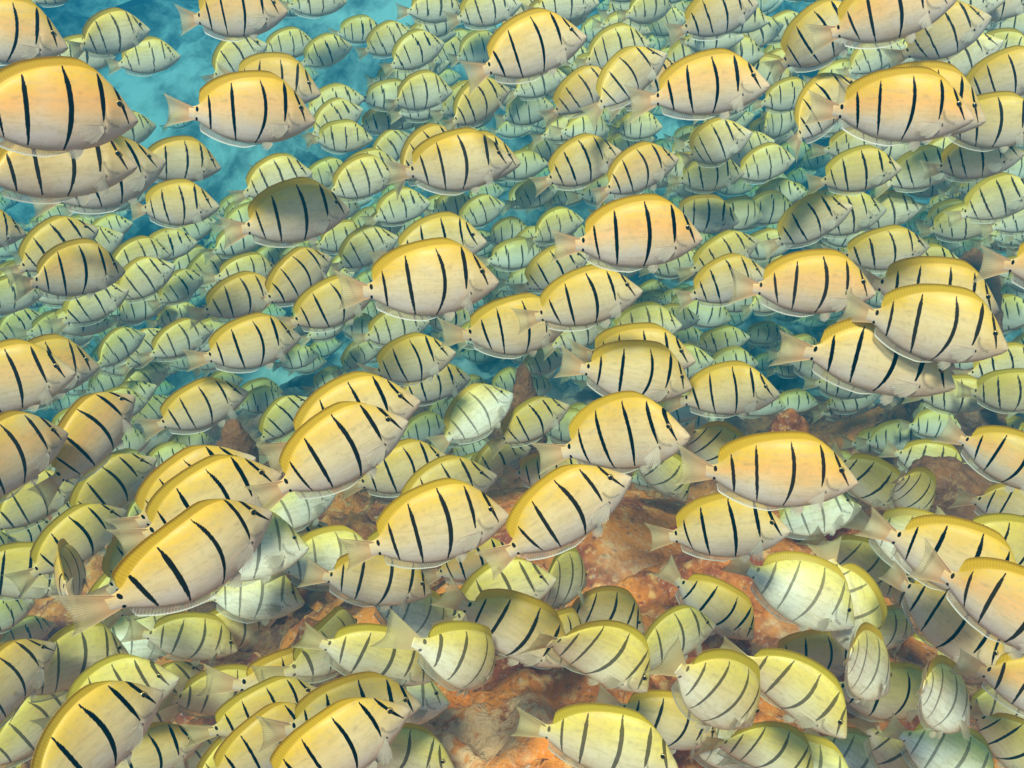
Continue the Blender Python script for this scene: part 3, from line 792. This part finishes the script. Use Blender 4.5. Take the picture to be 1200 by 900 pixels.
for n, f in enumerate(school):
    p = CAM + f.d * f.dist
    mw = Matrix(((f.X.x, f.Y.x, f.Z.x, p.x), (f.X.y, f.Y.y, f.Z.y, p.y), (f.X.z, f.Y.z, f.Z.z, p.z), (0, 0, 0, 1))) @ Matrix.Scale(f.scale, 4)
    t = TONES[f.tone]; j = random.uniform
    color = (min(1, max(0, t[0] + j(-.08, .05))), min(1, max(0, t[1] + j(-.05, .1))), min(1, max(0, t[2] + j(-.15, .15))), .9 if f.tone == 'w' else .38 if f.tone == 'v' and f.L > 85 else .45 if f.tone in 'gv' else .3 if f.L < 80 else 0.0)  # last value is paleness: painted sun glare on white and near olive fish
    bi = random.choice((0, 1, 1, 2, 2, 3, 3, 4)); di = random.choice((0, 1, 1, 2))
    if f.label and f.L > 120 and abs(f.yaw) < .2: bi = random.choice((1, 2, 3)); di = random.choice((0, 0, 1, 1, 2))
    if f.L < 68 and not f.label:
        root = link('surgeonfish', get('whole', bi, di), None, mw, color)
    else:
        root = bpy.data.objects.new('surgeonfish', None); COL.objects.link(root); root.empty_display_size = .3
        root.matrix_world = mw
        lod = 0 if f.L > 90 else 1
        bd = link('body', get('body', lod, bi, di), root, None, color)
        link('dorsal_fin', get('dorsal', bi, di), root, None, color)
        link('anal_fin', get('anal', bi, di), root, None, color)
        link('tail_fin', get('tail', bi, random.choice((0, 1))), root, None, color)
        for s in (-1, 1):
            link('pectoral_fin', get('pect', s, random.choice((0, 0, 1, 2))), root, None, color)
            link('eye', get('eye', s), bd)
            if f.L > 90: link('pelvic_fin', get('pelvic', s), root, None, color)
    if f.label: root['label'] = f.label
    elif f.listed or f.low: root['label'] = near_label(f); root['group'] = 'striped fish picked out of the school'
    else: root['label'], root['group'] = far_label(f)
    root['category'] = 'fish'

# the far end of the school, too dense and dim to count
def far_mass():
    kinds = [whole_geo(b, d, True) for b in range(5) for d in (0, 2)]
    VV, FF, MM, UU, FM = [], [], [], [], []; off = 0; n = 0; tries = 0
    while n < 1000 and tries < 40000:
        tries += 1
        px = 1240 - 1280 * random.random() ** 1.2; py = random.uniform(-40, 560)
        if px < 520 - (py + 20) * .5 and py < 230 and random.random() < .93: continue
        dist = random.uniform(3.2, 6.6)
        p = at(px, py, dist)
        if p.z < ground_full(p.x, p.y) + .12: continue
        f = Fish(); f.tone = 'g'; f.px, f.py = px, py; f.th = math.radians(random.gauss(12, 9)); f.yaw = math.radians(random.gauss(5, 14)); f.face = random.uniform(.3, .9)
        frame(f)
        s = SL * random.uniform(.9, 1.15); V0, F0, M0, U0, fm0 = random.choice(kinds)
        VV.append((V0 * s) @ basis(f) + np.array(p)); FF += [tuple(a + off for a in q) for q in F0]; FM += fm0
        MM.append(M0); UU.append(U0); off += len(V0); n += 1
    me = make_mesh('distant_fish_school', np.vstack(VV), FF, [M_SKIN, M_DORSAL, M_ANAL, M_TAIL], mask=np.vstack(MM), uv=np.vstack(UU), fmat=FM)
    o = link('distant_fish_school', me, None, None, (.85, .3, .0, .5))
    o['kind'] = 'stuff'; o['label'] = 'dim mass of striped fish fading into the far blue-green water'; o['category'] = 'fish school'
far_mass()

# ------------------------------------------------------------------ the water itself: one closed box of even density round everything
def water():
    m, t = mat('sea_water')
    v = t.nodes.new('ShaderNodeVolumePrincipled')
    D = 0.25
    v.inputs['Density'].default_value = D
    v.inputs['Color'].default_value = (0.003, 0.130, 0.225, 1)
    v.inputs['Absorption Color'].default_value = (0.0, 0.33, 0.46, 1)
    v.inputs['Anisotropy'].default_value = 0.2
    o = t.nodes.new('ShaderNodeOutputMaterial'); t.links.new(v.outputs[0], o.inputs['Volume'])
    x0, x1, y0, y1, z0, z1 = gx[0] - 2, gx[-1] + 2, gy[0] - 2, gy[-1] + 2, GROUND_MIN - 1.0, max(2.12, max(v[2] for v in GV) + .05)
    V = [(x, y, z) for x in (x0, x1) for y in (y0, y1) for z in (z0, z1)]
    F = [(0, 1, 3, 2), (4, 6, 7, 5), (0, 4, 5, 1), (2, 3, 7, 6), (0, 2, 6, 4), (1, 5, 7, 3)]
    me = make_mesh('haze', V, F, m, smooth=False)
    h = link('haze', me, None); h['kind'] = 'stuff'
water()
